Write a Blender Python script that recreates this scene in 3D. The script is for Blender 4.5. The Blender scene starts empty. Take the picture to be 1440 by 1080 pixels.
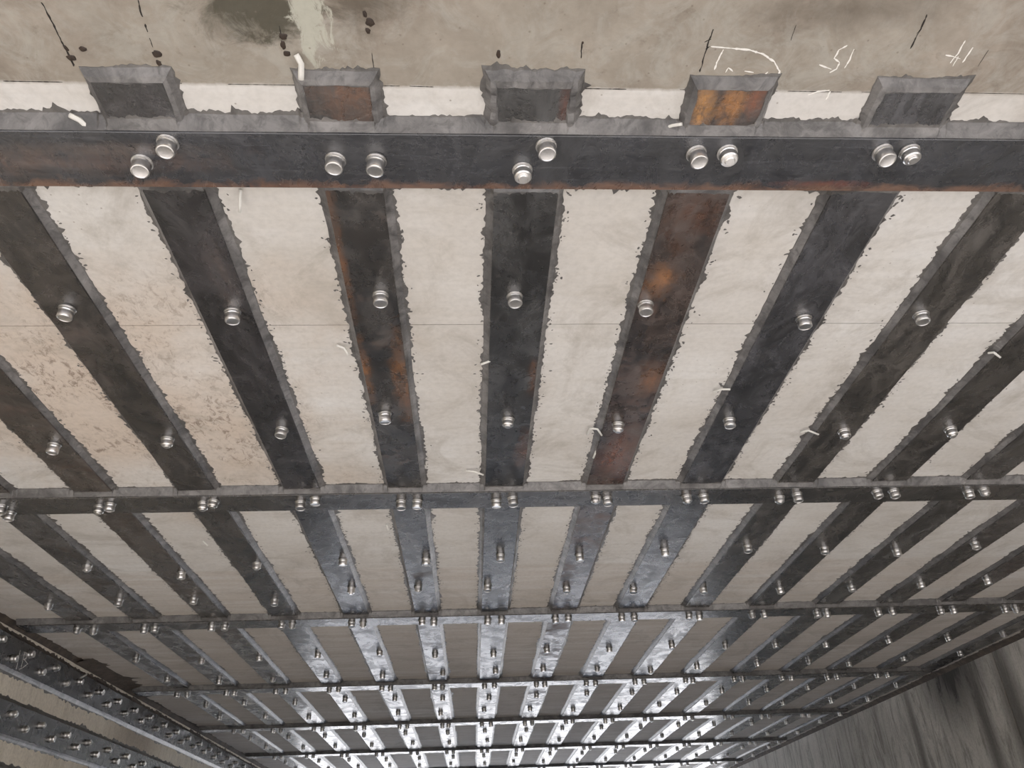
import bpy, bmesh, math, random
from mathutils import Vector, Matrix

random.seed(11)
scene = bpy.context.scene
C = scene.collection

# ------------------------------------------------------------------ camera
CAM_Z = 1.65                 # eye height above the culvert floor
ZC = CAM_Z + 1.368           # underside of the concrete slab
XL, XR = -2.62, 3.83         # side walls
Y0, Y1 = -0.35, 13.4          # open ends of the culvert
pitch, roll, yaw = 0.56034888, -0.0399136, -0.0618153


def cam_axis(x, y, f):
    x, y = math.cos(roll)*x - math.sin(roll)*y, math.sin(roll)*x + math.cos(roll)*y
    a, b, c = x, f*math.cos(pitch) - y*math.sin(pitch), f*math.sin(pitch) + y*math.cos(pitch)
    return Vector((math.cos(yaw)*a - math.sin(yaw)*b, math.sin(yaw)*a + math.cos(yaw)*b, c))


cam_data = bpy.data.cameras.new('camera')
cam_data.sensor_width = 36.0
cam_data.lens = 1123.34/1440*36.0
cam_data.clip_start = 0.02
cam = bpy.data.objects.new('camera', cam_data)
C.objects.link(cam)
rx, ux, fx = cam_axis(1, 0, 0), cam_axis(0, 1, 0), cam_axis(0, 0, 1)
m3 = Matrix((rx, ux, -fx)).transposed()
cam.matrix_world = Matrix.Translation((0, 0, CAM_Z)) @ m3.to_4x4()
scene.camera = cam

# ------------------------------------------------------------------ light
world = bpy.data.worlds.new('world')
scene.world = world
world.use_nodes = True
wt = world.node_tree
bg = wt.nodes['Background']
sky = wt.nodes.new('ShaderNodeTexSky')
sky.sky_type = 'NISHITA'
sky.sun_disc = False
sky.sun_elevation = math.radians(42)
sky.sun_rotation = math.radians(175)
sky.dust_density = 3.0
wt.links.new(sky.outputs[0], bg.inputs[0])
bg.inputs[1].default_value = 0.30

sun_data = bpy.data.lights.new('sun', 'SUN')
sun_data.energy = 12.0
sun_data.angle = math.radians(3)
sun_data.color = (1.0, 0.979, 0.966)
sun = bpy.data.objects.new('sun', sun_data)
C.objects.link(sun)
el = math.radians(42)
sun.rotation_euler = Vector((-0.10, math.cos(el), -math.sin(el))).to_track_quat('-Z', 'Y').to_euler()

vs = scene.view_settings
vs.view_transform = 'Standard'
vs.look = 'None'
vs.gamma = 1.0
vs.use_curve_mapping = False
vs.exposure = 0.12
scene.cycles.use_denoising = True
scene.cycles.max_bounces = 7
scene.cycles.diffuse_bounces = 4
scene.cycles.glossy_bounces = 4
scene.cycles.sample_clamp_indirect = 6.0


# ------------------------------------------------------------------ helpers
def tag(o, label=None, cat=None, group=None, kind=None):
    if label: o['label'] = label
    if cat: o['category'] = cat
    if group: o['group'] = group
    if kind: o['kind'] = kind
    return o


def link(name, me, mat, parent=None):
    o = bpy.data.objects.new(name, me)
    C.objects.link(o)
    if mat is not None and not me.materials:
        me.materials.append(mat)
    if parent is not None:
        o.parent = parent
    return o


def empty(name, loc=(0, 0, 0)):
    o = bpy.data.objects.new(name, None)
    o.empty_display_size = 0.05
    C.objects.link(o)
    o.location = loc
    return o


def box_mesh(name, a, b, bev=0.0, seg=1):
    bm = bmesh.new()
    vs_ = [bm.verts.new((x, y, z)) for x in (a[0], b[0]) for y in (a[1], b[1]) for z in (a[2], b[2])]
    for q in ((0, 1, 3, 2), (4, 6, 7, 5), (0, 4, 5, 1), (2, 3, 7, 6), (0, 2, 6, 4), (1, 5, 7, 3)):
        bm.faces.new([vs_[i] for i in q])
    bmesh.ops.recalc_face_normals(bm, faces=bm.faces)
    if bev:
        bmesh.ops.bevel(bm, geom=bm.edges[:], offset=bev, segments=seg, affect='EDGES')
    me = bpy.data.meshes.new(name)
    bm.to_mesh(me)
    bm.free()
    return me


def box(name, a, b, mat, parent=None, bev=0.0, seg=1):
    return link(name, box_mesh(name, a, b, bev, seg), mat, parent)


def grid_mesh(name, rows, smooth=True):
    """rows: list of equal-length point lists, joined into a strip of quads"""
    n = len(rows[0])
    vs_ = [p for r in rows for p in r]
    fs = []
    for j in range(len(rows) - 1):
        for i in range(n - 1):
            fs.append((j*n + i, j*n + i + 1, (j + 1)*n + i + 1, (j + 1)*n + i))
    me = bpy.data.meshes.new(name)
    me.from_pydata([tuple(v) for v in vs_], [], fs)
    if smooth:
        me.polygons.foreach_set('use_smooth', [True]*len(fs))
    me.update()
    return me


class Noise1:
    def __init__(self, seed):
        r = random.Random(seed)
        self.t = [r.uniform(-1, 1) for _ in range(512)]

    def __call__(self, x):
        i = math.floor(x)
        f = x - i
        f = f*f*(3 - 2*f)
        return self.t[i % 512]*(1 - f) + self.t[(i + 1) % 512]*f


# ------------------------------------------------------------------ materials
class NB:
    def __init__(self, name):
        self.m = bpy.data.materials.new(name)
        self.m.use_nodes = True
        self.t = self.m.node_tree
        self.b = self.t.nodes['Principled BSDF']
        self.co = self.t.nodes.new('ShaderNodeTexCoord').outputs['Object']

    def n(self, kind):
        return self.t.nodes.new(kind)

    def put(self, sock, v):
        if hasattr(v, 'is_linked') or hasattr(v, 'links'):
            self.t.links.new(v, sock)
        elif isinstance(v, (tuple, list)) and len(v) == 3 and len(sock.default_value) == 4:
            sock.default_value = (*v, 1)
        else:
            sock.default_value = v

    def map(self, scale=(1, 1, 1), loc=(0, 0, 0), src=None):
        k = self.n('ShaderNodeMapping')
        self.put(k.inputs[0], src or self.co)
        k.inputs['Scale'].default_value = scale
        k.inputs['Location'].default_value = loc
        return k.outputs[0]

    def noise(self, vec, scale, detail=5, rough=0.6, dist=0.0):
        k = self.n('ShaderNodeTexNoise')
        self.put(k.inputs['Vector'], vec)
        k.inputs['Scale'].default_value = scale
        k.inputs['Detail'].default_value = detail
        k.inputs['Roughness'].default_value = rough
        k.inputs['Distortion'].default_value = dist
        return k.outputs['Fac']

    def ramp(self, fac, stops):
        k = self.n('ShaderNodeValToRGB')
        self.put(k.inputs[0], fac)
        e = k.color_ramp.elements
        while len(e) < len(stops):
            e.new(0.5)
        for s, (p, c) in zip(e, stops):
            s.position = p
            s.color = (*c, 1) if isinstance(c, (tuple, list)) else (c, c, c, 1)
        return k.outputs[0]

    def step(self, fac, a, b, lo=0.0, hi=1.0):
        k = self.n('ShaderNodeMapRange')
        self.put(k.inputs[0], fac)
        for i, v in zip((1, 2, 3, 4), (a, b, lo, hi)):
            k.inputs[i].default_value = v
        return k.outputs[0]

    def mix(self, fac, a, b, mode='MIX'):
        k = self.n('ShaderNodeMix')
        k.data_type = 'RGBA'
        k.blend_type = mode
        self.put(k.inputs[0], fac)
        self.put(k.inputs[6], a)
        self.put(k.inputs[7], b)
        return k.outputs[2]

    def math(self, op, a, b=0.0):
        k = self.n('ShaderNodeMath')
        k.operation = op
        self.put(k.inputs[0], a)
        self.put(k.inputs[1], b)
        return k.outputs[0]

    def mul(self, *a):
        r = a[0]
        for q in a[1:]:
            r = self.math('MULTIPLY', r, q)
        return r

    def axis(self, i):
        k = self.n('ShaderNodeSeparateXYZ')
        self.put(k.inputs[0], self.co)
        return k.outputs[i]

    def blob(self, c, r, noise=None, amt=0.5, soft=0.5):
        """1 inside an ellipse (centre c, radii r), edge broken up by noise"""
        k = self.n('ShaderNodeMapping')
        self.put(k.inputs[0], self.co)
        k.inputs['Scale'].default_value = tuple(1/q for q in r)
        k.inputs['Location'].default_value = tuple(-p/q for p, q in zip(c, r))
        l = self.n('ShaderNodeVectorMath')
        l.operation = 'LENGTH'
        self.put(l.inputs[0], k.outputs[0])
        d = l.outputs['Value']
        if noise is not None:
            d = self.math('ADD', d, self.math('MULTIPLY', self.math('SUBTRACT', noise, 0.5), amt*2))
        return self.step(d, 1.0 + soft*0.3, 1.0 - soft)

    def bump(self, h, strength=0.3, dist=0.01):
        k = self.n('ShaderNodeBump')
        k.inputs['Strength'].default_value = strength
        k.inputs['Distance'].default_value = dist
        self.put(k.inputs['Height'], h)
        self.t.links.new(k.outputs[0], self.b.inputs['Normal'])

    def done(self, col, rough=0.8, metal=0.0, ior=1.5):
        self.put(self.b.inputs['Base Color'], col)
        self.put(self.b.inputs['Roughness'], rough)
        self.put(self.b.inputs['Metallic'], metal)
        self.b.inputs['IOR'].default_value = ior
        return self.m


def mat_ceiling():
    b = NB('slab_concrete')
    co = b.co
    big = b.noise(co, 1.6, 7, 0.62)
    mid = b.noise(co, 7, 8, 0.65, 0.3)
    fine = b.noise(co, 55, 4, 0.6)
    strk = b.noise(b.map((1.2, 16, 1)), 1.5, 6, 0.65, 0.2)
    y = b.axis(1)
    # ground clean concrete
    clean = b.ramp(big, [(0.32, (0.49, 0.462, 0.425)), (0.5, (0.575, 0.556, 0.528)), (0.68, (0.64, 0.630, 0.610))])
    clean = b.mix(b.step(mid, 0.42, 0.72, 0.0, 0.32), clean, (0.52, 0.485, 0.43))
    clean = b.mix(b.mul(b.step(y, 3.88, 3.92), b.step(strk, 0.36, 0.66, 0.10, 0.7)), clean, (0.50, 0.44, 0.385))
    clean = b.mix(b.mul(b.step(y, 4.6, 5.6), b.step(strk, 0.36, 0.66, 0.15, 0.8)), clean, (0.42, 0.37, 0.325))
    clean = b.mix(b.step(strk, 0.46, 0.70, 0.0, 0.40), clean, (0.47, 0.44, 0.395))
    # peach, pitted patch towards the left wall
    pm = b.blob((-1.15, 2.35, ZC), (0.75, 0.75, 3), big, 0.9, 0.6)
    clean = b.mix(b.mul(pm, 0.65), clean, (0.55, 0.445, 0.355))
    pits = b.mul(pm, b.step(b.noise(b.map((1.5, 0.8, 1)), 30, 9, 0.80, 0.6), 0.51, 0.58), b.step(b.noise(co, 4.0, 4), 0.42, 0.56))
    clean = b.mix(b.mul(pits, 0.80), clean, (0.20, 0.15, 0.115))
    # unground concrete on the near side of the snapped line
    raw = b.ramp(mid, [(0.30, (0.165, 0.135, 0.105)), (0.48, (0.265, 0.228, 0.187)), (0.68, (0.355, 0.312, 0.262))])
    raw = b.mix(b.step(big, 0.45, 0.62, 0, 0.5), raw, (0.285, 0.262, 0.218))
    raw = b.mix(b.mul(b.step(b.noise(co, 19, 8, 0.72), 0.60, 0.70), 0.5), raw, (0.13, 0.105, 0.08))
    moss = b.blob((-0.38, 0.875, ZC), (0.12, 0.085, 3), b.noise(co, 12, 9, 0.72, 0.8), 1.3, 0.45)
    raw = b.mix(b.mul(b.step(b.noise(co, 11, 9, 0.75, 1.0), 0.46, 0.60), 0.55), raw, (0.36, 0.345, 0.305))
    raw = b.mix(b.mul(moss, 0.92), raw, (0.062, 0.056, 0.038))
    moss2 = b.blob((-0.20, 0.87, ZC), (0.08, 0.06, 3), b.noise(co, 12, 9, 0.72, 0.8), 1.1, 0.7)
    raw = b.mix(b.mul(moss2, 0.75), raw, (0.070, 0.055, 0.038))
    lime = b.blob((-0.292, 0.905, ZC), (0.032, 0.10, 3), b.noise(b.map((1.6, 0.7, 1)), 24, 9, 0.74, 0.8), 2.2, 0.3)
    raw = b.mix(b.mul(lime, 0.92), raw, (0.42, 0.415, 0.35))
    dk = b.blob((0.74, 0.865, ZC), (0.20, 0.055, 3), mid, 1.0, 0.9)
    raw = b.mix(b.mul(dk, 0.65), raw, (0.10, 0.080, 0.06))
    edge = b.step(b.math('ADD', y, b.math('MULTIPLY', b.math('SUBTRACT', b.noise(co, 40, 4), 0.5), 0.012)), 1.044, 1.054)
    white = b.mul(b.step(y, 1.045, 1.06), b.step(y, 1.75, 1.2), b.step(mid, 0.35, 0.6, 0.35, 1.0))
    clean = b.mix(b.mul(white, 0.2), clean, (0.64, 0.625, 0.595))
    col = b.mix(edge, raw, clean)
    col = b.mix(1.0, col, b.ramp(fine, [(0.25, 0.90), (0.6, 1.02)]), 'MULTIPLY')
    smud = b.noise(b.map((1, 1, 1), (7, 3, 1)), 3.4, 9, 0.72, 1.2)
    col = b.mix(b.step(smud, 0.50, 0.70, 0, 0.5), col, (0.27, 0.24, 0.20))
    # small pores
    vo = b.n('ShaderNodeTexVoronoi')
    b.put(vo.inputs['Vector'], co)
    vo.inputs['Scale'].default_value = 34
    pore = b.mul(b.step(vo.outputs['Distance'], 0.10, 0.04), b.step(big, 0.5, 0.56))
    col = b.mix(b.mul(pore, 0.6), col, (0.16, 0.13, 0.10))
    b.bump(b.math('ADD', b.math('MULTIPLY', fine, 0.3), strk), 0.14, 0.006)
    return b.done(col, 0.85)


def mat_wall(name, light, dark, stain, blobs, streak=0.6):
    b = NB(name)
    co = b.co
    big = b.noise(co, 0.9, 7, 0.62)
    mid = b.noise(co, 8, 10, 0.76, 0.5)
    strk = b.noise(b.map((6, 6, 1.1)), 1.6, 10, 0.78, 1.2)
    fine = b.noise(co, 60, 4)
    col = b.mix(b.step(big, 0.35, 0.65), dark, light)
    col = b.mix(b.step(mid, 0.45, 0.75, 0, 0.55), col, dark)
    col = b.mix(b.mul(b.step(strk, 0.47, 0.62), streak), col, stain)
    for (c, r, cc, a) in blobs:
        col = b.mix(b.mul(b.blob(c, r, strk, 1.2, 0.7), a), col, cc)
    col = b.mix(1.0, col, b.ramp(fine, [(0.25, 0.82), (0.6, 1.03)]), 'MULTIPLY')
    b.bump(b.math('ADD', mid, b.math('MULTIPLY', fine, 0.3)), 0.4, 0.008)
    return b.done(col, 0.85)


def mat_steel(name, base, light, rust, amt, seed, along='Y', spots=(), dirt=0.5, edge=None, rough=(0.12, 0.28)):
    """mill-scale plate: base/light scale colours, rust colour, rust amount 0..1"""
    b = NB(name)
    sc = {'Y': (1, 0.10, 1), 'X': (0.035, 1.5, 1)}[along]
    loc = (seed*3.7, seed*1.9, seed*0.7)
    base, light = tuple(q*0.72 for q in base), tuple(q*0.82 for q in light)
    streak = b.noise(b.map(sc, loc), 26, 7, 0.66, 0.2)
    big = b.noise(b.map((1, 1, 1), loc), 2.6, 7, 0.66, 0.6)
    mid = b.noise(b.map((1, 1, 1), loc), 13, 8, 0.7, 0.5)
    fine = b.noise(b.map((1, 1, 1), loc), 85, 4)
    col = b.mix(b.step(streak, 0.36, 0.66), base, light)
    col = b.mix(b.mul(b.step(big, 0.45, 0.62), dirt), col, tuple(c*0.45 for c in base))
    patch = b.noise(b.map((1, 0.7, 1), tuple(q + 2 for q in loc)), 7.5, 9, 0.72, 1.0)
    col = b.mix(b.step(patch, 0.50, 0.60, 0.0, 0.75), col, tuple(q*0.35 for q in base))
    col = b.mix(b.step(patch, 0.46, 0.34, 0.0, 0.6), col, tuple(q*1.25 for q in light))
    rm = b.step(b.math('ADD', b.math('MULTIPLY', big, 0.6), b.math('MULTIPLY', mid, 0.4)), 0.70 - 0.35*amt, 0.80 - 0.35*amt)
    rcol = b.mix(b.step(mid, 0.38, 0.62), tuple(c*0.45 for c in rust), rust)
    col = b.mix(b.mul(rm, min(1.0, 0.45 + amt*0.5)), col, rcol)
    for (c, r, cc, a) in spots:
        brk = b.step(b.math('ADD', b.math('MULTIPLY', mid, 0.5), b.math('MULTIPLY', b.noise(b.map((1, 0.6, 1), loc), 48, 7, 0.72, 0.4), 0.5)), 0.40, 0.50, 0.25, 1.0)
        col = b.mix(b.mul(b.blob(c, r, mid, 1.5, 0.8), a, brk), col, b.mix(b.step(streak, 0.35, 0.6), tuple(q*0.5 for q in cc), cc))
    dust = b.noise(b.map((1, 0.45, 1), tuple(q + 9 for q in loc)), 9, 9, 0.74, 0.9)
    col = b.mix(b.step(dust, 0.46, 0.62, 0.0, 0.8 if along == 'Y' else 0.3), col, tuple(q*1.6 + 0.012 for q in light))
    scr = b.noise(b.map((1, 0.08, 1) if along == 'Y' else (0.05, 1, 1), tuple(q + 4 for q in loc)), 60, 5, 0.7)
    col = b.mix(b.step(scr, 0.60, 0.70, 0.0, 0.5), col, tuple(q*1.5 + 0.01 for q in light))
    if edge:
        (ax, at, wd, cc) = edge
        em = b.step(b.math('ADD', b.axis(ax), b.math('MULTIPLY', b.math('SUBTRACT', mid, 0.5), 0.10)), at - wd, at)
        col = b.mix(b.mul(em, 0.85), col, cc)
    # small pits and scuffs
    col = b.mix(b.mul(b.step(b.noise(b.map((1, 1, 1), loc), 46, 6, 0.7), 0.62, 0.68), 0.7), col, tuple(c*0.3 for c in base))
    rg = b.math('ADD', b.math('ADD', b.step(mid, 0.3, 0.7, rough[0], rough[1]), b.mul(rm, 0.22)), b.step(patch, 0.42, 0.60, 0.0, 0.16))
    b.bump(b.math('ADD', b.math('ADD', mid, b.math('MULTIPLY', patch, 0.8)), b.math('MULTIPLY', fine, 0.4)), 0.36, 0.004)
    return b.done(col, rg, 0.0, 1.9)


def mat_putty(name, a, c, rough=0.42):
    b = NB(name)
    mid = b.noise(b.co, 6, 8, 0.68, 0.8)
    sm = b.noise(b.map((1, 1, 1), (5, 2, 3)), 28, 7, 0.7, 0.8)
    fine = b.noise(b.co, 120, 4, 0.6)
    col = b.ramp(mid, [(0.36, a), (0.62, c)])
    col = b.mix(b.step(sm, 0.48, 0.64, 0, 0.6), col, tuple(q*0.55 for q in a))
    col = b.mix(b.step(sm, 0.40, 0.30, 0, 0.5), col, tuple(min(1, q*1.5) for q in c))
    b.bump(b.math('ADD', sm, b.math('MULTIPLY', fine, 0.25)), 0.3, 0.006)
    return b.done(col, rough, 0.0, 1.55)


def mat_plain(name, col, rough=0.6, metal=0.0, var=0.2, scale=40):
    b = NB(name)
    nz = b.noise(b.co, scale, 4)
    c = b.ramp(nz, [(0.3, tuple(q*(1 - var) for q in col)), (0.7, tuple(min(1, q*(1 + var*0.5)) for q in col))])
    return b.done(c, rough, metal)


M_CEIL = mat_ceiling()
M_WALL_L = mat_wall('left_wall_concrete', (0.82, 0.765, 0.66), (0.70, 0.64, 0.54), (0.42, 0.36, 0.29), [
    ((XL, 6.9, 2.75), (1, 0.5, 0.2), (0.22, 0.17, 0.13), 0.6)], 0.45)
M_WALL_R = mat_wall('right_wall_concrete', (0.60, 0.575, 0.53), (0.40, 0.38, 0.345), (0.17, 0.155, 0.135), [
    ((XR, 6.55, ZC), (1, 0.50, 0.42), (0.022, 0.020, 0.018), 0.95),
    ((XR, 6.25, 2.6), (1, 0.10, 0.9), (0.07, 0.063, 0.055), 0.8),
    ((XR, 5.85, 2.5), (1, 0.13, 0.9), (0.06, 0.055, 0.048), 0.8),
    ((XR, 7.3, 2.5), (1, 0.07, 0.8), (0.08, 0.072, 0.062), 0.7),
    ((XR, 5.35, 2.35), (1, 0.14, 0.7), (0.17, 0.075, 0.055), 0.7)], 0.75)
M_FLOOR = mat_wall('floor_concrete', (0.46, 0.443, 0.43), (0.38, 0.364, 0.35), (0.32, 0.305, 0.292), [], 0.3)
M_GROUND = mat_plain('earth_ground', (0.43, 0.412, 0.395), 0.95, 0, 0.15, 2.0)
M_GROUND_F = mat_plain('paled_far_ground', (0.82, 0.815, 0.80), 0.9, 0, 0.08, 2.0)  # unseen ground past the far end, paled to strengthen glare on the strips
M_PUTTY = mat_putty('epoxy_putty', (0.070, 0.067, 0.066), (0.205, 0.198, 0.193), 0.34)
M_PUTTY_D = mat_putty('dark_epoxy_putty', (0.075, 0.070, 0.066), (0.14, 0.132, 0.124))
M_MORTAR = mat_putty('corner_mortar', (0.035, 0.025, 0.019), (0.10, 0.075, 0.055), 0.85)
M_CHROME = mat_plain('zinc_bolt', (0.80, 0.79, 0.78), 0.30, 1.0, 0.12, 120)
M_WASHER = mat_plain('dull_washer', (0.50, 0.49, 0.48), 0.38, 1.0, 0.2, 120)
M_CHALK = mat_plain('chalk', (0.78, 0.76, 0.72), 0.95, 0, 0.12, 200)
M_INK = mat_plain('black_ink', (0.018, 0.013, 0.010), 0.7, 0, 0.3, 90)
M_SEEP = mat_plain('dark_resin_spot', (0.030, 0.017, 0.010), 0.45, 0, 0.4, 90)
M_TUBE = mat_plain('white_plastic', (0.66, 0.65, 0.61), 0.4, 0, 0.08, 60)

# ------------------------------------------------------------------ structure
ground_near = box('ground_near', (-40, -60, -0.25), (40, Y0, -0.02), M_GROUND)
tag(ground_near, kind='structure')
ground_far = box('ground_far', (-40, Y1, -0.25), (40, 90, -0.02), M_GROUND_F)
tag(ground_far, kind='structure')
floor = box('floor', (XL - 0.4, Y0, -0.25), (XR + 0.4, Y1, 0.0), M_FLOOR)
tag(floor, kind='structure')

ceiling = box('ceiling', (XL - 0.4, Y0, ZC + 0.02), (XR + 0.4, Y1, ZC + 0.55), M_CEIL)
tag(ceiling, kind='structure')
seams = [Y0, 1.854, 3.899, 5.95, 8.0, 10.05, 12.1, Y1]
for i in range(len(seams) - 1):
    g = 0.0016
    box('concrete_panel', (XL, seams[i] + g, ZC), (XR, seams[i + 1] - g, ZC + 0.02), M_CEIL, ceiling)

wall_left = box('wall_left', (XL - 0.4, Y0, 0.0), (XL - 0.03, Y1, ZC + 0.02), M_WALL_L)
tag(wall_left, kind='structure')
ys = [Y0, 1.8, 3.72, 5.56, 7.43, 9.3, 11.15, Y1]
for i in range(len(ys) - 1):
    box('wall_panel', (XL - 0.03, ys[i] + 0.004, 0.0), (XL + random.uniform(-.003, .001), ys[i + 1] - 0.004, ZC), M_WALL_L, wall_left, 0.003)
wall_right = box('wall_right', (XR + 0.03, Y0, 0.0), (XR + 0.4, Y1, ZC + 0.02), M_WALL_R)
tag(wall_right, kind='structure')
ys = [Y0, 1.6, 3.8, 5.9, 7.38, 8.46, 10.3, 11.9, Y1]
for i in range(len(ys) - 1):
    box('wall_panel', (XR + random.uniform(-.001, .004), ys[i] + 0.004, 0.0), (XR + 0.03, ys[i + 1] - 0.004, ZC), M_WALL_R, wall_right, 0.003)


# ------------------------------------------------------------------ putty beads
def f_ceil(a, b, h):
    return (a, b, ZC - h)


def f_left(a, b, h):
    return (XL + h, b, a)


def bead(name, parent, mat, stations, frame, hin, seed, width=0.025, rag=0.5, freq=14.0, base=None, spike=0.06,
         overlap=0.0, htop=0.0, lobes=0.0, bulge=0.5):
    """ragged fillet. stations: (a, b, na, nb, s): inner edge point, outward direction, arc length"""
    n1, n2, n3, n4 = Noise1(seed), Noise1(seed + 1), Noise1(seed + 2), Noise1(seed + 3)
    rnd = random.Random(seed + 9)
    rows = []
    flare = 0.0
    for (a, b, na, nb, s) in stations:
        if rnd.random() < spike:
            flare = rnd.uniform(0.3, 1.1)*width
        flare *= 0.45
        hb = base(a, b) if base else 0.0
        lob = abs(math.sin(s*math.pi/lobes))*0.007 if lobes else 0.0
        # trowelled slope with an almost straight foot ...
        fw = width*(0.74 + 0.10*n1(s*freq*0.3) + 0.05*n2(s*freq*2)) + lob*0.8
        # ... and a thin ragged film dragged out beyond it
        film = width*rag*(0.30 + 0.55*n1(s*freq*0.5 + 31) + 0.40*n2(s*freq*1.7) + 0.40*n3(s*freq*5) + rnd.uniform(-.28, .28)) + flare
        w = fw + max(film, 0.0012)
        hi = hin + 0.0007*n4(s*14) + lob*0.5
        hm = hb + (hi - hb)*(bulge + 0.04*n2(s*12 + 7)) + lob*0.4
        p = []
        if overlap:
            ov = overlap*(0.5 + 0.6*n3(s*18 + 3) + 0.4*n2(s*60))
            p.append(frame(a - na*ov, b - nb*ov, htop - 0.001))
            p.append(frame(a - na*max(ov - 0.002, 0), b - nb*max(ov - 0.002, 0), htop + 0.0012))
        p.append(frame(a, b, hi))
        p.append(frame(a + na*fw*0.5, b + nb*fw*0.5, hm))
        p.append(frame(a + na*fw, b + nb*fw, hb + 0.0022))
        p.append(frame(a + na*w, b + nb*w, hb + 0.0008))
        p.append(frame(a + na*(w + 0.0005), b + nb*(w + 0.0005), hb - 0.003))
        rows.append(p)
    me = grid_mesh(name, rows, False)
    me.materials.append(mat)
    me.materials.append(M_PUTTY_D if mat is M_PUTTY else mat)
    nf = len(rows[0]) - 1
    me.polygons.foreach_set('material_index', [1 if k % nf >= nf - 2 else 0 for k in range(len(me.polygons))])
    return link(name, me, mat, parent)


def line_stations(p, q, nrm, step):
    L = math.dist(p, q)
    n = max(2, int(L/step))
    return [(p[0] + (q[0] - p[0])*i/n, p[1] + (q[1] - p[1])*i/n, nrm[0], nrm[1], L*i/n + p[0]*3.1) for i in range(n + 1)]


# ------------------------------------------------------------------ bolts
def lathe(name, prof, seg=18):
    """profile of (radius, height) about local z"""
    vs_, fs = [], []
    n = len(prof)
    for k in range(seg):
        t = 2*math.pi*k/seg
        for r, h in prof:
            vs_.append((r*math.cos(t), r*math.sin(t), h))
    for k in range(seg):
        k2 = (k + 1) % seg
        for j in range(n - 1):
            fs.append((k*n + j, k2*n + j, k2*n + j + 1, k*n + j + 1))
    top = len(vs_)
    vs_.append((0, 0, prof[-1][1]))
    for k in range(seg):
        fs.append((k*n + n - 1, ((k + 1) % seg)*n + n - 1, top))
    me = bpy.data.meshes.new(name)
    me.from_pydata(vs_, [], fs)
    me.update()
    bm = bmesh.new()
    bm.from_mesh(me)
    bmesh.ops.recalc_face_normals(bm, faces=bm.faces)
    for f in bm.faces:
        f.smooth = True
    for e in bm.edges:
        if len(e.link_faces) == 2 and e.calc_face_angle() > 0.5:
            e.smooth = False
    bm.to_mesh(me)
    bm.free()
    return me


NUT = lathe('nut', [(0.0200, 0.0), (0.0205, 0.006), (0.0192, 0.0085), (0.0192, 0.0105), (0.0198, 0.012), (0.0198, 0.025), (0.0185, 0.0275),
                    (0.0165, 0.0280), (0.0155, 0.0268), (0.0135, 0.0265)])
NUT.materials.append(M_CHROME)
# worn nut with a stub of thread standing proud
NUT2 = lathe('threaded_nut', [(0.0200, 0.0), (0.0205, 0.006), (0.0190, 0.008), (0.0198, 0.011), (0.0192, 0.022), (0.0165, 0.0245),
                              (0.0115, 0.0245), (0.0112, 0.0290), (0.0095, 0.0305)])
NUT2.materials.append(M_CHROME)
WASHER = lathe('washer', [(0.0230, -0.001), (0.0230, 0.0022), (0.0222, 0.0032), (0.012, 0.0032)])
WASHER.materials.append(M_WASHER)
Q_DOWN = Vector((0, 0, 1)).rotation_difference(Vector((0, 0, -1))).to_matrix().to_4x4()
brnd = random.Random(5)


def bolt(parent, pos, normal=(0, 0, -1)):
    nv = Vector(normal)
    tilt = Vector((brnd.uniform(-.10, .10), brnd.uniform(-.10, .10), brnd.uniform(-.10, .10)))
    d = (nv + tilt).normalized()
    o = bpy.data.objects.new('bolt', NUT if brnd.random() < 0.72 else NUT2)
    C.objects.link(o)
    o.parent = parent
    o.location = Vector(pos) + d*0.0022
    o.rotation_euler = d.to_track_quat('Z', 'Y').to_euler()
    o.scale = (1, 1, brnd.uniform(0.9, 1.12))
    w = bpy.data.objects.new('washer', WASHER)
    C.objects.link(w)
    w.parent = o
    w.location = (0, 0, -0.0022)


# ------------------------------------------------------------------ curve-like scraps
def tube_mesh(name, pts, r, seg=7):
    rows = []
    P = [Vector(p) for p in pts]
    fine = []
    for i in range(len(P) - 1):
        for t in (0, 0.33, 0.66):
            fine.append(P[i].lerp(P[i + 1], t))
    fine.append(P[-1])
    for i, p in enumerate(fine):
        d = (fine[min(i + 1, len(fine) - 1)] - fine[max(i - 1, 0)]).normalized()
        u = d.cross(Vector((0.3, 0.2, 1))).normalized()
        v = d.cross(u)
        rows.append([p + u*math.cos(2*math.pi*k/seg)*r + v*math.sin(2*math.pi*k/seg)*r for k in range(seg + 1)])
    c0, c1 = fine[0], fine[-1]
    rows = [[c0]*(seg + 1)] + rows + [[c1]*(seg + 1)]
    return grid_mesh(name, rows)


def ribbon(name, pts, w, mat, parent, frame=f_ceil, h=0.0006, seed=0):
    """flat painted stroke lying on a surface"""
    nz = Noise1(seed)
    fine = []
    for i in range(len(pts) - 1):
        L = math.dist(pts[i], pts[i + 1])
        k = max(1, int(L/0.004))
        for t in range(k):
            fine.append(tuple(a + (b - a)*t/k for a, b in zip(pts[i], pts[i + 1])))
    fine.append(pts[-1])
    rows = []
    for i, p in enumerate(fine):
        q, r = fine[max(i - 1, 0)], fine[min(i + 1, len(fine) - 1)]
        dx, dy = r[0] - q[0], r[1] - q[1]
        l = math.hypot(dx, dy) or 1
        ww = w*(0.75 + 0.5*nz(i*0.9))*(0.55 if i in (0, len(fine) - 1) else 1)
        ox, oy = -dy/l*ww/2, dx/l*ww/2
        j = nz(i*0.6 + 50)*w*0.25
        rows.append([frame(p[0] + ox*1.02 + j, p[1] + oy*1.02, -0.0004), frame(p[0] + ox + j, p[1] + oy, h),
                     frame(p[0] - ox + j, p[1] - oy, h), frame(p[0] - ox*1.02 + j, p[1] - oy*1.02, -0.0004)])
    return link(name, grid_mesh(name, rows, False), mat, parent)

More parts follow.
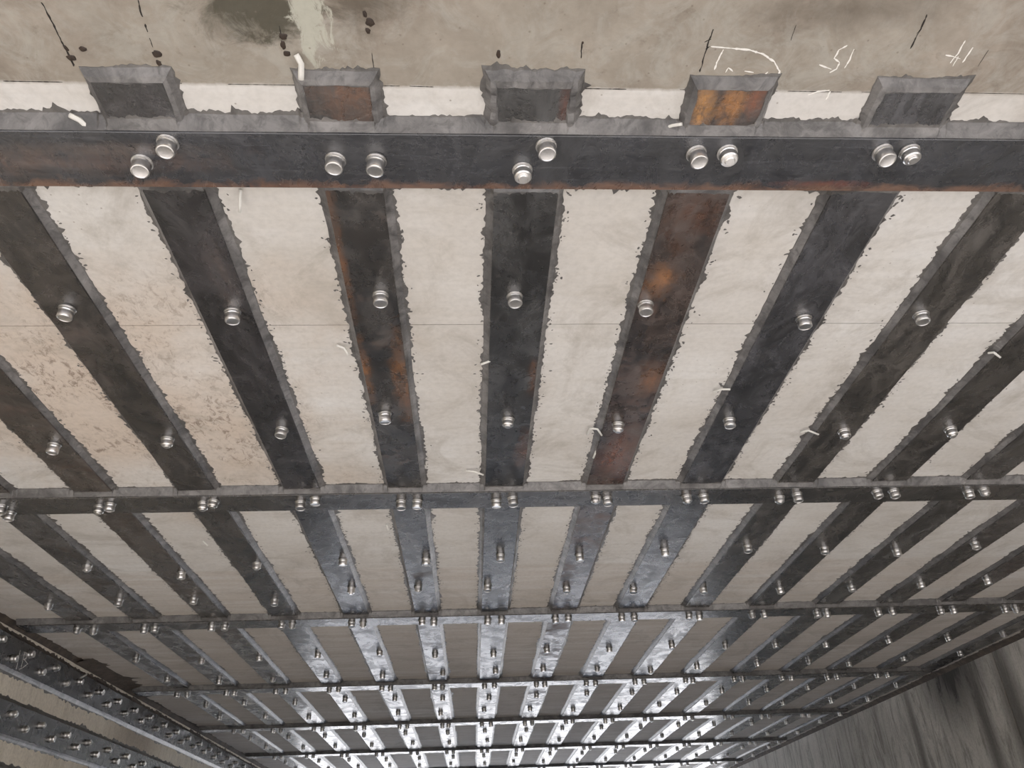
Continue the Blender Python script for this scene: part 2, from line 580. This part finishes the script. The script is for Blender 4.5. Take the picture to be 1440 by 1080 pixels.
# ------------------------------------------------------------------ longitudinal strips
SX = [round(v*1.35, 3) for v in (-1.64, -1.372, -1.086, -.794, -.492, -.193, .098, .398, .69, .98, 1.268, 1.562, 1.85, 2.13, 2.43, 2.70)]
SW = [.142, .142, .142, .142, .138, .132, .150, .146, .158, .146, .142, .142, .142, .142, .142, .142]
CY = [1.216, 3.008, 4.722, 6.527, 8.258, 10.06, 11.86]
T1 = 0.018                     # strip face below the concrete
T2 = 0.036                     # cross plate face below the concrete
Y_END = 1.033                  # near ends of the strips
Y_SPLICE = 7.50                # butt joint between near and far plates
Y_FAR = Y1 - 0.25

BLK, GRY, BRN = (0.022, 0.021, 0.021), (0.066, 0.063, 0.061), (0.044, 0.036, 0.031)
ORANGE, RUSTY, DKRUST = (0.27, 0.13, 0.06), (0.115, 0.062, 0.042), (0.080, 0.050, 0.036)
# base, light, rust colour, rust amount, extra spots
STEEL = [
    (BRN, GRY, DKRUST, 0.45, ()),
    (BRN, GRY, DKRUST, 0.50, ()),
    (BRN, (0.060, 0.050, 0.043), DKRUST, 0.60, ()),
    (BLK, (0.045, 0.038, 0.034), DKRUST, 0.40, ()),
    (BLK, (0.034, 0.031, 0.033), DKRUST, 0.25, (((SX[4] + 0.03, 1.62, ZC), (0.03, 0.16, 1), (0.16, 0.13, 0.12), 0.7),)),
    (BLK, (0.040, 0.036, 0.033), (0.12, 0.068, 0.042), 0.45, (
        ((SX[5] + 0.05, 2.12, ZC), (0.03, 0.26, 1), ORANGE, 0.9), ((SX[5] - 0.062, 2.1, ZC), (0.02, 0.20, 1), ORANGE, 0.9),
        ((SX[5] + 0.02, 1.05, ZC), (0.08, 0.10, 1), (0.20, 0.095, 0.05), 0.75), ((SX[5] - 0.06, 1.5, ZC), (0.015, 0.3, 1), (0.2, 0.09, 0.04), 0.7))),
    (BLK, (0.036, 0.036, 0.036), DKRUST, 0.15, (
        ((SX[6] + 0.065, 2.1, ZC), (0.015, 0.09, 1), (0.25, 0.11, 0.05), 0.8), ((SX[6] + 0.055, 2.62, ZC), (0.025, 0.15, 1), (0.20, 0.09, 0.05), 0.8),
        ((SX[6] + 0.065, 1.08, ZC), (0.012, 0.08, 1), (0.18, 0.06, 0.035), 0.8))),
    ((0.024, 0.018, 0.016), (0.055, 0.040, 0.034), RUSTY, 0.60, (
        ((SX[7] - 0.03, 1.63, ZC), (0.045, 0.07, 1), ORANGE, 0.95), ((SX[7], 1.40, ZC), (0.08, 0.10, 1), (0.13, 0.055, 0.03), 0.7),
        ((SX[7] + 0.03, 2.12, ZC), (0.05, 0.10, 1), (0.30, 0.13, 0.05), 0.75), ((SX[7] + 0.01, 2.68, ZC), (0.075, 0.22, 1), (0.22, 0.09, 0.05), 0.85),
        ((SX[7] - 0.05, 1.07, ZC), (0.025, 0.09, 1), (0.52, 0.25, 0.07), 0.95), ((SX[7] + 0.01, 1.06, ZC), (0.03, 0.07, 1), (0.42, 0.19, 0.06), 0.85),
        ((SX[7] + 0.055, 1.06, ZC), (0.02, 0.05, 1), (0.30, 0.10, 0.04), 0.9))),
    ((0.034, 0.034, 0.037), (0.060, 0.060, 0.066), DKRUST, 0.05, ()),
    ((0.032, 0.029, 0.026), (0.070, 0.063, 0.056), DKRUST, 0.20, ()),
    ((0.026, 0.023, 0.021), (0.055, 0.049, 0.044), DKRUST, 0.25, ()),
    (BRN, GRY, DKRUST, 0.20, ()),
    (BRN, GRY, DKRUST, 0.30, ()),
    (BRN, (0.050, 0.045, 0.045), DKRUST, 0.25, ()),
    (BRN, GRY, DKRUST, 0.35, ()),
    (BRN, GRY, DKRUST, 0.45, ()),
]
LOOK = [
    'brown-black steel ceiling strip closest to the left wall of steel-banded concrete',
    'dark brown steel ceiling strip, second from the left wall',
    'brown mottled steel ceiling strip with faint rust, third from the left wall',
    'brown-black steel ceiling strip, fourth from the left wall, between brown mottled and nearly black ones',
    'nearly black steel ceiling strip, fifth from the left wall, leftmost with its putty-framed end showing',
    'black steel ceiling strip with orange rust streaks along its edges, sixth from the left wall',
    'plain charcoal steel ceiling strip in the middle, running almost straight down the picture',
    'red-brown rusted steel ceiling strip with bright orange patches, just right of the middle one',
    'smooth blue-grey steel ceiling strip, rightmost with its putty-framed end showing',
    'warm grey steel ceiling strip just right of the smooth blue-grey one',
    'dark grey steel ceiling strip, sixth counted from the stained right wall',
    'dark steel ceiling strip, fifth counted from the stained right wall',
    'dark steel ceiling strip, fourth counted from the stained right wall',
    'dark purplish steel ceiling strip, third counted from the stained right wall',
    'dark steel ceiling strip, second counted from the stained right wall',
    'dark steel ceiling strip closest to the stained right wall',
]

STRIP_BOLTS = {
    0: [(-0.029, 4.311), (0.012, 5.492), (0.024, 6.088)],
    1: [(0.039, 3.732), (-0.008, 4.263), (0.05, 5.576), (-0.001, 6.2)],
    2: [(0.024, 2.521), (0.05, 3.857), (-0.008, 4.265), (0.05, 5.536), (0.008, 6.177)],
    3: [(-0.005, 1.752), (0.025, 2.488), (0.046, 3.746), (0.01, 4.32), (0.05, 5.497), (0.012, 6.106)],
    4: [(0.019, 1.767), (0.019, 2.43), (0.05, 3.719), (0.036, 4.141), (0.05, 5.482), (0.006, 6.153)],
    5: [(0.023, 1.696), (-0.025, 2.329), (0.042, 3.731), (-0.02, 4.151), (0.011, 5.576), (0.046, 6.135)],
    6: [(-0.01, 1.703), (-0.003, 2.376), (0.008, 3.691), (-0.047, 4.151), (0.014, 5.596), (0.04, 6.11)],
    7: [(-0.05, 1.739), (-0.023, 2.414), (-0.013, 3.711), (-0.026, 4.215), (-0.032, 5.515), (-0.015, 6.081)],
    8: [(0.026, 1.804), (-0.029, 2.391), (-0.0, 3.654), (-0.05, 4.252), (0.003, 5.537), (-0.002, 6.126)],
    9: [(-0.027, 1.788), (0.025, 2.483), (0.01, 3.636), (-0.05, 4.277), (0.031, 5.482), (0.025, 6.22)],
    10: [(0.028, 2.475), (0.015, 3.675), (-0.004, 4.293), (0.019, 5.518), (-0.034, 6.118)],
    11: [(0.005, 3.724), (0.008, 4.295), (-0.021, 5.533), (0.016, 6.076)],
    12: [(-0.026, 3.644), (0.0, 4.257), (-0.05, 5.547), (0.013, 6.05)],
    13: [(-0.027, 4.205), (-0.007, 5.491), (-0.018, 6.155)],
    14: [(0.002, 5.473), (-0.05, 6.034)],
    15: [(-0.029, 5.374), (-0.05, 5.9)],
}
CROSS0 = [(-0.624, 1.147), (-0.695, 1.221), (-0.285, 1.209), (-0.198, 1.21), (0.165, 1.156), (0.118, 1.234), (0.493, 1.183), (0.561, 1.181), (0.904, 1.175), (0.964, 1.173)]
CROSS1 = [(-1.843, 2.993), (-1.841, 3.064), (-1.475, 3.014), (-1.424, 2.988), (-1.065, 2.994), (-1.019, 2.975), (-0.684, 3.001), (-0.618, 2.962), (-0.282, 3.009), (-0.216, 3.004), (0.103, 3.009), (0.169, 2.99), (0.508, 2.988), (0.557, 3.004), (0.885, 2.994), (0.955, 2.99), (1.282, 3.016), (1.348, 2.989), (1.678, 2.972), (1.748, 2.968), (2.077, 2.986), (2.133, 2.967)]
CHALK = [
    [(0.74, 0.941), (0.728, 0.951), (0.726, 0.97), (0.74, 0.979), (0.741, 0.994), (0.73, 1.003)] ,
    [(0.73, 0.995), (0.715, 0.99), (0.701, 0.985)] ,
    [(0.758, 0.949), (0.758, 0.972), (0.756, 0.992)] ,
    [(0.971, 0.926), (0.971, 0.955), (0.967, 0.977)] ,
    [(0.948, 0.959), (0.965, 0.962), (0.983, 0.967)] ,
    [(0.976, 0.961), (0.976, 0.984)] ,
    [(0.994, 0.941), (0.992, 0.975)] ,
    [(0.472, 0.948), (0.511, 0.951), (0.549, 0.954), (0.58, 0.963), (0.607, 0.979), (0.625, 1.001), (0.63, 1.015)] ,
    [(0.498, 0.954), (0.494, 0.976), (0.492, 1.0)] ,
    [(0.516, 1.006), (0.52, 0.995), (0.531, 1.003)] ,
    [(0.555, 1.002), (0.574, 1.005)] ,
    [(0.598, 1.01), (0.603, 1.003)] ,
    [(0.705, 1.057), (0.722, 1.048), (0.745, 1.045)] ,
    [(0.747, 1.068), (0.748, 1.047)] ,
]
INK = [
   ( [(0.467, 0.911), (0.465, 0.945), (0.464, 1.006)] , 3 ),
   ( [(0.868, 0.873), (0.87, 0.907), (0.87, 0.946)] , 3 ),
   ( [(0.624, 0.899), (0.625, 0.932)] , 1 ),
   ( [(1.029, 0.946), (1.028, 0.984)] , 1 ),
   ( [(-0.762, 0.88), (-0.76, 0.927), (-0.76, 0.973), (-0.758, 0.994), (-0.76, 1.012)] , 3 ),
   ( [(-0.591, 0.872), (-0.594, 0.905)] , 3 ),
   ( [(-0.594, 0.919), (-0.595, 0.936)] , 3 ),
   ( [(-0.596, 0.948), (-0.596, 0.968)] , 1.5 ),
   ( [(-0.35, 0.919), (-0.35, 0.939)] , 1.5 ),
   ( [(-0.185, 0.973), (-0.185, 1.003), (-0.183, 1.025)] , 2 ),
   ( [(0.22, 0.942), (0.221, 0.978)] , 2.5 ),
   ( [(0.468, 0.932), (0.457, 0.939)] , 2 ),
   ( [(0.469, 0.948), (0.463, 0.954)] , 3 ),
   ( [(0.872, 0.902), (0.867, 0.913)] , 2.5 ),
]
SPOTS = [
    (-0.757, 0.993, 0.011, 0.007),
    (-0.727, 0.974, 0.008, 0.006),
    (-0.593, 0.982, 0.009, 0.009),
    (-0.596, 1.002, 0.005, 0.007),
    (-0.347, 0.941, 0.008, 0.008),
    (-0.351, 0.959, 0.005, 0.010),
    (-0.347, 0.977, 0.008, 0.006),
    (-0.189, 0.892, 0.004, 0.008),
    (-0.181, 0.909, 0.009, 0.009),
    (-0.187, 0.926, 0.005, 0.007),
    (0.059, 0.972, 0.005, 0.010),
    (0.221, 0.944, 0.002, 0.003),
    (-0.758, 0.973, 0.004, 0.007),
]
TUBES = [
    [(-0.811, 1.122), (-0.792, 1.127), (-0.771, 1.154)] ,
    [(-0.328, 0.973), (-0.32, 0.988), (-0.325, 1.017)] ,
    [(-0.518, 1.324), (-0.531, 1.38)] ,
    [(0.418, 1.14), (0.432, 1.126), (0.449, 1.115)] ,
    [(-0.391, 1.943), (-0.369, 1.946), (-0.359, 1.969)] ,
    [(0.418, 2.505), (0.422, 2.453), (0.446, 2.448), (0.466, 2.485)] ,
    [(-0.019, 2.788), (0.016, 2.782), (0.049, 2.796)] ,
    [(0.805, 2.223), (0.821, 2.192), (0.846, 2.18)] ,
    [(1.198, 2.506), (1.217, 2.48), (1.258, 2.496)] ,
    [(1.619, 2.001), (1.626, 1.986), (1.653, 2.002)] ,
    [(0.468, 2.616), (0.458, 2.662)] ,
    [(-0.372, 3.316), (-0.365, 3.341)] ,
    [(-1.207, 3.473), (-1.187, 3.492)] ,
    [(0.084, 2.014), (0.033, 2.025)] ,
]
BAND_CHALK = [[[4.828, 1.245], [4.843, 1.142]],
    [[4.882, 1.249], [4.888, 1.161]],
    [[4.866, 1.245], [4.921, 1.249], [4.912, 1.216], [4.888, 1.207]],
    [[4.897, 1.209], [4.949, 1.197], [4.899, 1.159], [4.868, 1.148]]]


strips = []
rs = random.Random(21)
for i, x in enumerate(SX):
    base, light, rust, amt, spots = STEEL[i]
    mat = mat_steel('strip_steel_%d' % i, base, light, rust, amt, i + 1, 'Y', spots)
    far_mat = mat_steel('far_strip_steel_%d' % i, BRN if i < 4 else GRY, (0.075, 0.070, 0.068), DKRUST, 0.2, i + 31, 'Y', (), 0.3, None, (0.10, 0.24)) \
        if i % 4 == 0 else far_mat
    w = SW[i]
    st = empty('steel_strip', (x, Y_END, ZC))
    tag(st, LOOK[i], 'steel strip', 'bolted strips running along the ceiling')
    inv = Matrix.Translation((-x, -Y_END, -ZC))
    kids = []
    kids.append(box('steel_plate', (x - w/2, Y_END, ZC - T1), (x + w/2, Y_SPLICE - 0.003, ZC), mat, None, 0.0012))
    kids.append(box('steel_plate', (x - w/2 + rs.uniform(-.006, .006), Y_SPLICE + 0.003, ZC - T1 + rs.uniform(0, .003)), (x + w/2, Y_FAR, ZC), far_mat, None, 0.0012))
    yb = Y_END + 0.13
    for s in (-1, 1):
        stn = line_stations((x + s*w/2, yb), (x + s*w/2, 5.2), (s, 0), 0.007) + \
            [(a, b, c, d, e + 4) for a, b, c, d, e in line_stations((x + s*w/2, 5.23), (x + s*w/2, Y_FAR), (s, 0), 0.024)]
        wd = 0.024 if s*(x - 0.1) < 0 else 0.019
        kids.append(bead('putty_bead', None, M_PUTTY, stn, f_ceil, 0.0135, 100 + i*20 + s, wd, 0.50, 16, None, 0.07))
    # putty wrapped round the near end, squared off with the trowel
    hw = w/2
    stn, s = [], 0.0
    we = 0.027 if i != 6 else 0.031
    for k in range(20):
        stn.append((x - hw, yb + 0.01 - (yb + 0.01 - Y_END)*k/20, -0.85, 0, s)); s += 0.007
    for t in (math.pi, 1.125*math.pi, 1.25*math.pi, 1.375*math.pi, 1.5*math.pi):
        cr = 1/max(abs(math.cos(t)), abs(math.sin(t)))
        stn.append((x - hw, Y_END, 0.85*math.cos(t)*cr, math.sin(t)*cr, s)); s += 0.006
    for k in range(1, 26):
        stn.append((x - hw + w*k/26, Y_END, 0, -1, s)); s += w/26
    for t in (1.5*math.pi, 1.625*math.pi, 1.75*math.pi, 1.875*math.pi, 2*math.pi):
        cr = 1/max(abs(math.cos(t)), abs(math.sin(t)))
        stn.append((x + hw, Y_END, 0.85*math.cos(t)*cr, math.sin(t)*cr, s)); s += 0.006
    for k in range(1, 21):
        stn.append((x + hw, Y_END + (yb + 0.01 - Y_END)*k/20, 0.85, 0, s)); s += 0.007
    kids.append(bead('putty_end', None, M_PUTTY, stn, f_ceil, 0.0195, 500 + i*20, we, 0.26, 26, None, 0.05,
                     0.006, T1, 0.040 if i == 6 else 0.0, 0.80))
    fl_v, fl_f = [], []
    for q in range(260 if 2 <= i <= 11 else 120):
        sd = rs.choice((-1, 1))
        fy = rs.uniform(1.35, 6.4) if i < 4 or i > 9 else rs.uniform(1.33, 4.8)
        if any(abs(fy - c) < 0.11 for c in CY):
            continue
        fx_ = x + sd*(w/2 + 0.020 + abs(rs.gauss(0, 0.009)))
        r = rs.uniform(0.0012, 0.0042)
        an = rs.uniform(0, math.pi)
        n0 = len(fl_v)
        for t in range(6):
            rr = r*rs.uniform(0.5, 1.3)
            ca, sa = rr*1.7*math.cos(t*math.pi/3), rr*math.sin(t*math.pi/3)
            fl_v.append(f_ceil(fx_ + ca*math.cos(an) - sa*math.sin(an), fy + ca*math.sin(an) + sa*math.cos(an), 0.0002))
        fl_v.append(f_ceil(fx_, fy, 0.0016))
        fl_f += [(n0 + t, n0 + (t + 1) % 6, n0 + 6) for t in range(6)]
    me = bpy.data.meshes.new('putty_flecks')
    me.from_pydata(fl_v, [], fl_f)
    fo = link('putty_flecks', me, M_PUTTY_D)
    fo['kind'] = 'stuff'
    kids.append(fo)
    for o in kids:
        o.parent = st
        o.matrix_parent_inverse = inv
    # bolts
    have = list(STRIP_BOLTS.get(i, []))
    for j in range(len(CY) - 1):
        span = CY[j + 1] - CY[j]
        got = [q for q in have if CY[j] + 0.08 < q[1] < CY[j + 1] - 0.08]
        pat = [(rs.uniform(-.03, .03), CY[j] + span*(0.29 + rs.uniform(-.03, .03))), (rs.uniform(-.03, .03), CY[j] + span*(0.66 + rs.uniform(-.04, .04)))]
        if len(got) == 1:
            pat = [max(pat, key=lambda q: abs(q[1] - got[0][1]))]
        elif len(got) >= 2:
            pat = []
        have += pat
    for dx, y in have:
        if y < Y_FAR - 0.1:
            bolt(st, (dx, y - Y_END, -T1))
    strips.append(st)

# cut-off injection tubes left in the putty
for k, pts in enumerate(TUBES):
    xm, ym = pts[0]
    i = min(range(len(SX)), key=lambda q: abs(SX[q] - xm))
    st = strips[i]
    n = len(pts)
    P3 = [(a - SX[i], b - Y_END, -0.008 - 0.016*(j/(n - 1))) for j, (a, b) in enumerate(pts)]
    o = link('injection_tube', tube_mesh('injection_tube', P3, 0.0036 if k not in (0, 1) else 0.0060), M_TUBE, st)
    o['label'] = 'white plastic tube stub'

# ------------------------------------------------------------------ cross plates
CLABEL = [
    'widest-looking steel cross plate across the top of the picture, blue-black with a rusty lower edge',
    'second steel cross plate from the top, crossing the middle of the picture',
    'third steel cross plate from the top, its left end stopping short of the wall',
    'fourth steel cross plate from the top, above the shining far strips',
    'fifth steel cross plate from the top, among the shining far strips',
    'sixth steel cross plate from the top, just above the bottom picture edge',
    'seventh steel cross plate from the top, at the far bottom edge',
]


def on_strip(a, b):
    for q, w in zip(SX, SW):
        if abs(a - q) < w/2 + 0.004:
            return T1 - 0.001
        if abs(a - q) < w/2 + 0.022:
            return 0.007
    return 0.0


CW = 0.152
for j, y in enumerate(CY):
    xa, xb = XL + 0.055, XR - 0.16
    if j == 3: xb = 3.56
    cp = empty('cross_plate', ((xa + xb)/2, y, ZC))
    tag(cp, CLABEL[j], 'steel plate', 'steel plates crossing the ceiling strips')
    inv = Matrix.Translation((-(xa + xb)/2, -y, -ZC))
    if j == 0:
        mat = mat_steel('cross_steel_0', (0.020, 0.022, 0.028), (0.046, 0.048, 0.055), RUSTY, 0.12, 61, 'X',
                        (((-1.0, y + 0.01, ZC), (0.45, 0.035, 1), (0.14, 0.088, 0.068), 0.7), ((-0.75, y - 0.03, ZC), (0.25, 0.02, 1), (0.12, 0.09, 0.075), 0.6),
                         ((0.82, y + 0.055, ZC), (0.10, 0.012, 1), (0.20, 0.06, 0.035), 0.8)),
                        0.4, (1, y + 0.075, 0.022, (0.15, 0.080, 0.050)))
    else:
        mat = mat_steel('cross_steel_%d' % j, (0.030, 0.028, 0.026), (0.066, 0.060, 0.055), DKRUST, 0.15, 61 + j, 'X', (), 0.4)
    kids = [box('steel_plate', (xa, y - CW/2, ZC - T2), (xb, y + CW/2, ZC - T1), mat, None, 0.0012)]
    step = 0.006 if j < 3 else 0.014
    kids.append(bead('putty_bead', None, M_PUTTY, line_stations((xa, y - CW/2), (xb, y - CW/2), (0, -1), step), f_ceil, 0.031, 900 + j*20, 0.025, 0.45, 9, on_strip, 0.05, 0, 0, 0, 0.55))
    kids.append(bead('putty_bead', None, M_PUTTY, line_stations((xa, y + CW/2), (xb, y + CW/2), (0, 1), step), f_ceil, 0.028, 910 + j*20, 0.031, 0.50, 11, on_strip, 0.05, 0, 0, 0, 0.45))
    for o in kids:
        o.parent = cp
        o.matrix_parent_inverse = inv
    pts = list(CROSS0) if j == 0 else list(CROSS1) if j == 1 else []
    xs_done = [p[0] for p in pts]
    for q in SX:
        if any(abs(q - d) < 0.12 for d in xs_done):
            continue
        for s in (-1, 1):
            pts.append((q + s*0.036 + rs.uniform(-.008, .008), y + rs.uniform(-.016, .016)))
    for a, b in pts:
        if xa + 0.02 < a < xb - 0.02:
            b = min(max(b, y - 0.05), y + 0.05)
            bolt(cp, (a - (xa + xb)/2, b - y, -T2))

# ------------------------------------------------------------------ steel bands on the left wall
WL = [(CAM_Z + 1.136, CAM_Z + 1.297, 'upper steel band on the left wall, right under the ceiling, with zigzag bolts'),
      (CAM_Z + 0.810, CAM_Z + 0.973, 'second steel band on the left wall, below the pale concrete stripe'),
      (CAM_Z + 0.487, CAM_Z + 0.650, 'lowest visible steel band on the left wall, at the bottom left corner')]
for j, (za, zb, lab) in enumerate(WL):
    wb = empty('wall_band', (XL, 2.0, za))
    tag(wb, lab, 'steel strip', 'steel bands along the left wall')
    inv = Matrix.Translation((-XL, -2.0, -za))
    mat = mat_steel('band_steel_%d' % j, (0.018, 0.018, 0.020), (0.045, 0.043, 0.045), DKRUST, 0.18, 81 + j, 'Y', (), 0.4)
    y_a, y_b = 2.0, Y1 - 0.3
    kids = [box('steel_plate', (XL - 0.002, y_a, za), (XL + T1, y_b, zb), mat, None, 0.0012)]
    kids.append(bead('putty_bead', None, M_PUTTY, line_stations((za, y_a), (za, y_b), (-1, 0), 0.018), f_left, 0.0135, 1200 + j*20, 0.030, 0.45, 12))
    kids.append(bead('putty_bead', None, M_PUTTY_D if j else M_MORTAR, line_stations((zb, y_a), (zb, y_b), (1, 0), 0.018), f_left, 0.0135, 1210 + j*20, 0.028, 0.5, 12))
    for o in kids:
        o.parent = wb
        o.matrix_parent_inverse = inv
    y = 3.2 + 0.05*j
    k = 0
    while y < y_b - 0.1:
        zz = (0.105, 0.053)[k % 2] + rs.uniform(-.005, .005)
        bolt(wb, (T1, y - 2.0, zz), (1, 0, 0))
        y += 0.172 + rs.uniform(-.012, .012)
        k += 1
    if j == 0:
        f_band = lambda a, b, h: (T1 + h, b - 2.0, a - za)
        for pts in BAND_CHALK:
            ribbon('chalk_mark', [(q[1] + CAM_Z, q[0]) for q in pts], 0.005, M_CHALK, wb, f_band, 0.0006, 7)
        o = link('injection_tube', tube_mesh('injection_tube', [(0.01, 5.62 - 2, 1.245 + CAM_Z - za), (0.03, 5.70 - 2, 1.30 + CAM_Z - za)], 0.006), M_TUBE, wb)
        o['label'] = 'white plastic tube stub'

# ------------------------------------------------------------------ mortar along the corners
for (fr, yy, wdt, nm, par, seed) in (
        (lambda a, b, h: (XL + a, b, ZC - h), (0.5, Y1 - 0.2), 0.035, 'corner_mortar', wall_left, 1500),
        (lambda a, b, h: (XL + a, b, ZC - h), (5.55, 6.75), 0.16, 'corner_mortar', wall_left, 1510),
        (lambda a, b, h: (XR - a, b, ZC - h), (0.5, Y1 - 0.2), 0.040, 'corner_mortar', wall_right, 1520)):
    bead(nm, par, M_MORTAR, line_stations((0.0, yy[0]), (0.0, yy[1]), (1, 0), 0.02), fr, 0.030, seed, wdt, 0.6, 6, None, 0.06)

# ------------------------------------------------------------------ marks on the ceiling
for k, pts in enumerate(CHALK):
    ribbon('chalk_mark', pts, 0.0034 if k not in (7,) else 0.004, M_CHALK, ceiling, f_ceil, 0.0006, 40 + k)
for k, (pts, wd) in enumerate(INK):
    ribbon('ink_line', pts, wd*0.0011, M_INK, ceiling, f_ceil, 0.0005, 70 + k)
r2 = random.Random(3)
xx = -1.3
while xx < 1.6:                 # snapped ink line along the strip ends, broken up by grinding
    l = r2.uniform(0.03, 0.16)
    ribbon('ink_line', [(xx, 1.048 + r2.uniform(-.0007, .0007)), (xx + l, 1.048 + r2.uniform(-.0007, .0007))], r2.choice((0.0010, 0.0014, 0.002)), M_INK, ceiling, f_ceil, 0.0005, int(xx*50) + 300)
    xx += l + r2.uniform(0.01, 0.12)
for k, (a, b, ra, rb) in enumerate(SPOTS):
    nz = Noise1(200 + k)
    n = 16
    ring = []
    for q in range(n):
        t = 2*math.pi*q/n
        s = 1 + 0.22*nz(q*0.8)
        ring.append((a + ra*s*math.cos(t), b + rb*s*math.sin(t)))
    vs_ = [f_ceil(a, b, 0.0018)] + [f_ceil(a + (p[0] - a)*.8, b + (p[1] - b)*.8, 0.0014) for p in ring] + [f_ceil(p[0], p[1], -0.0003) for p in ring]
    fs = [(0, 1 + q, 1 + (q + 1) % n) for q in range(n)] + [(1 + q, 1 + n + q, 1 + n + (q + 1) % n, 1 + (q + 1) % n) for q in range(n)]
    me = bpy.data.meshes.new('resin_spot')
    me.from_pydata(vs_, [], fs)
    link('resin_spot', me, M_SEEP, ceiling)
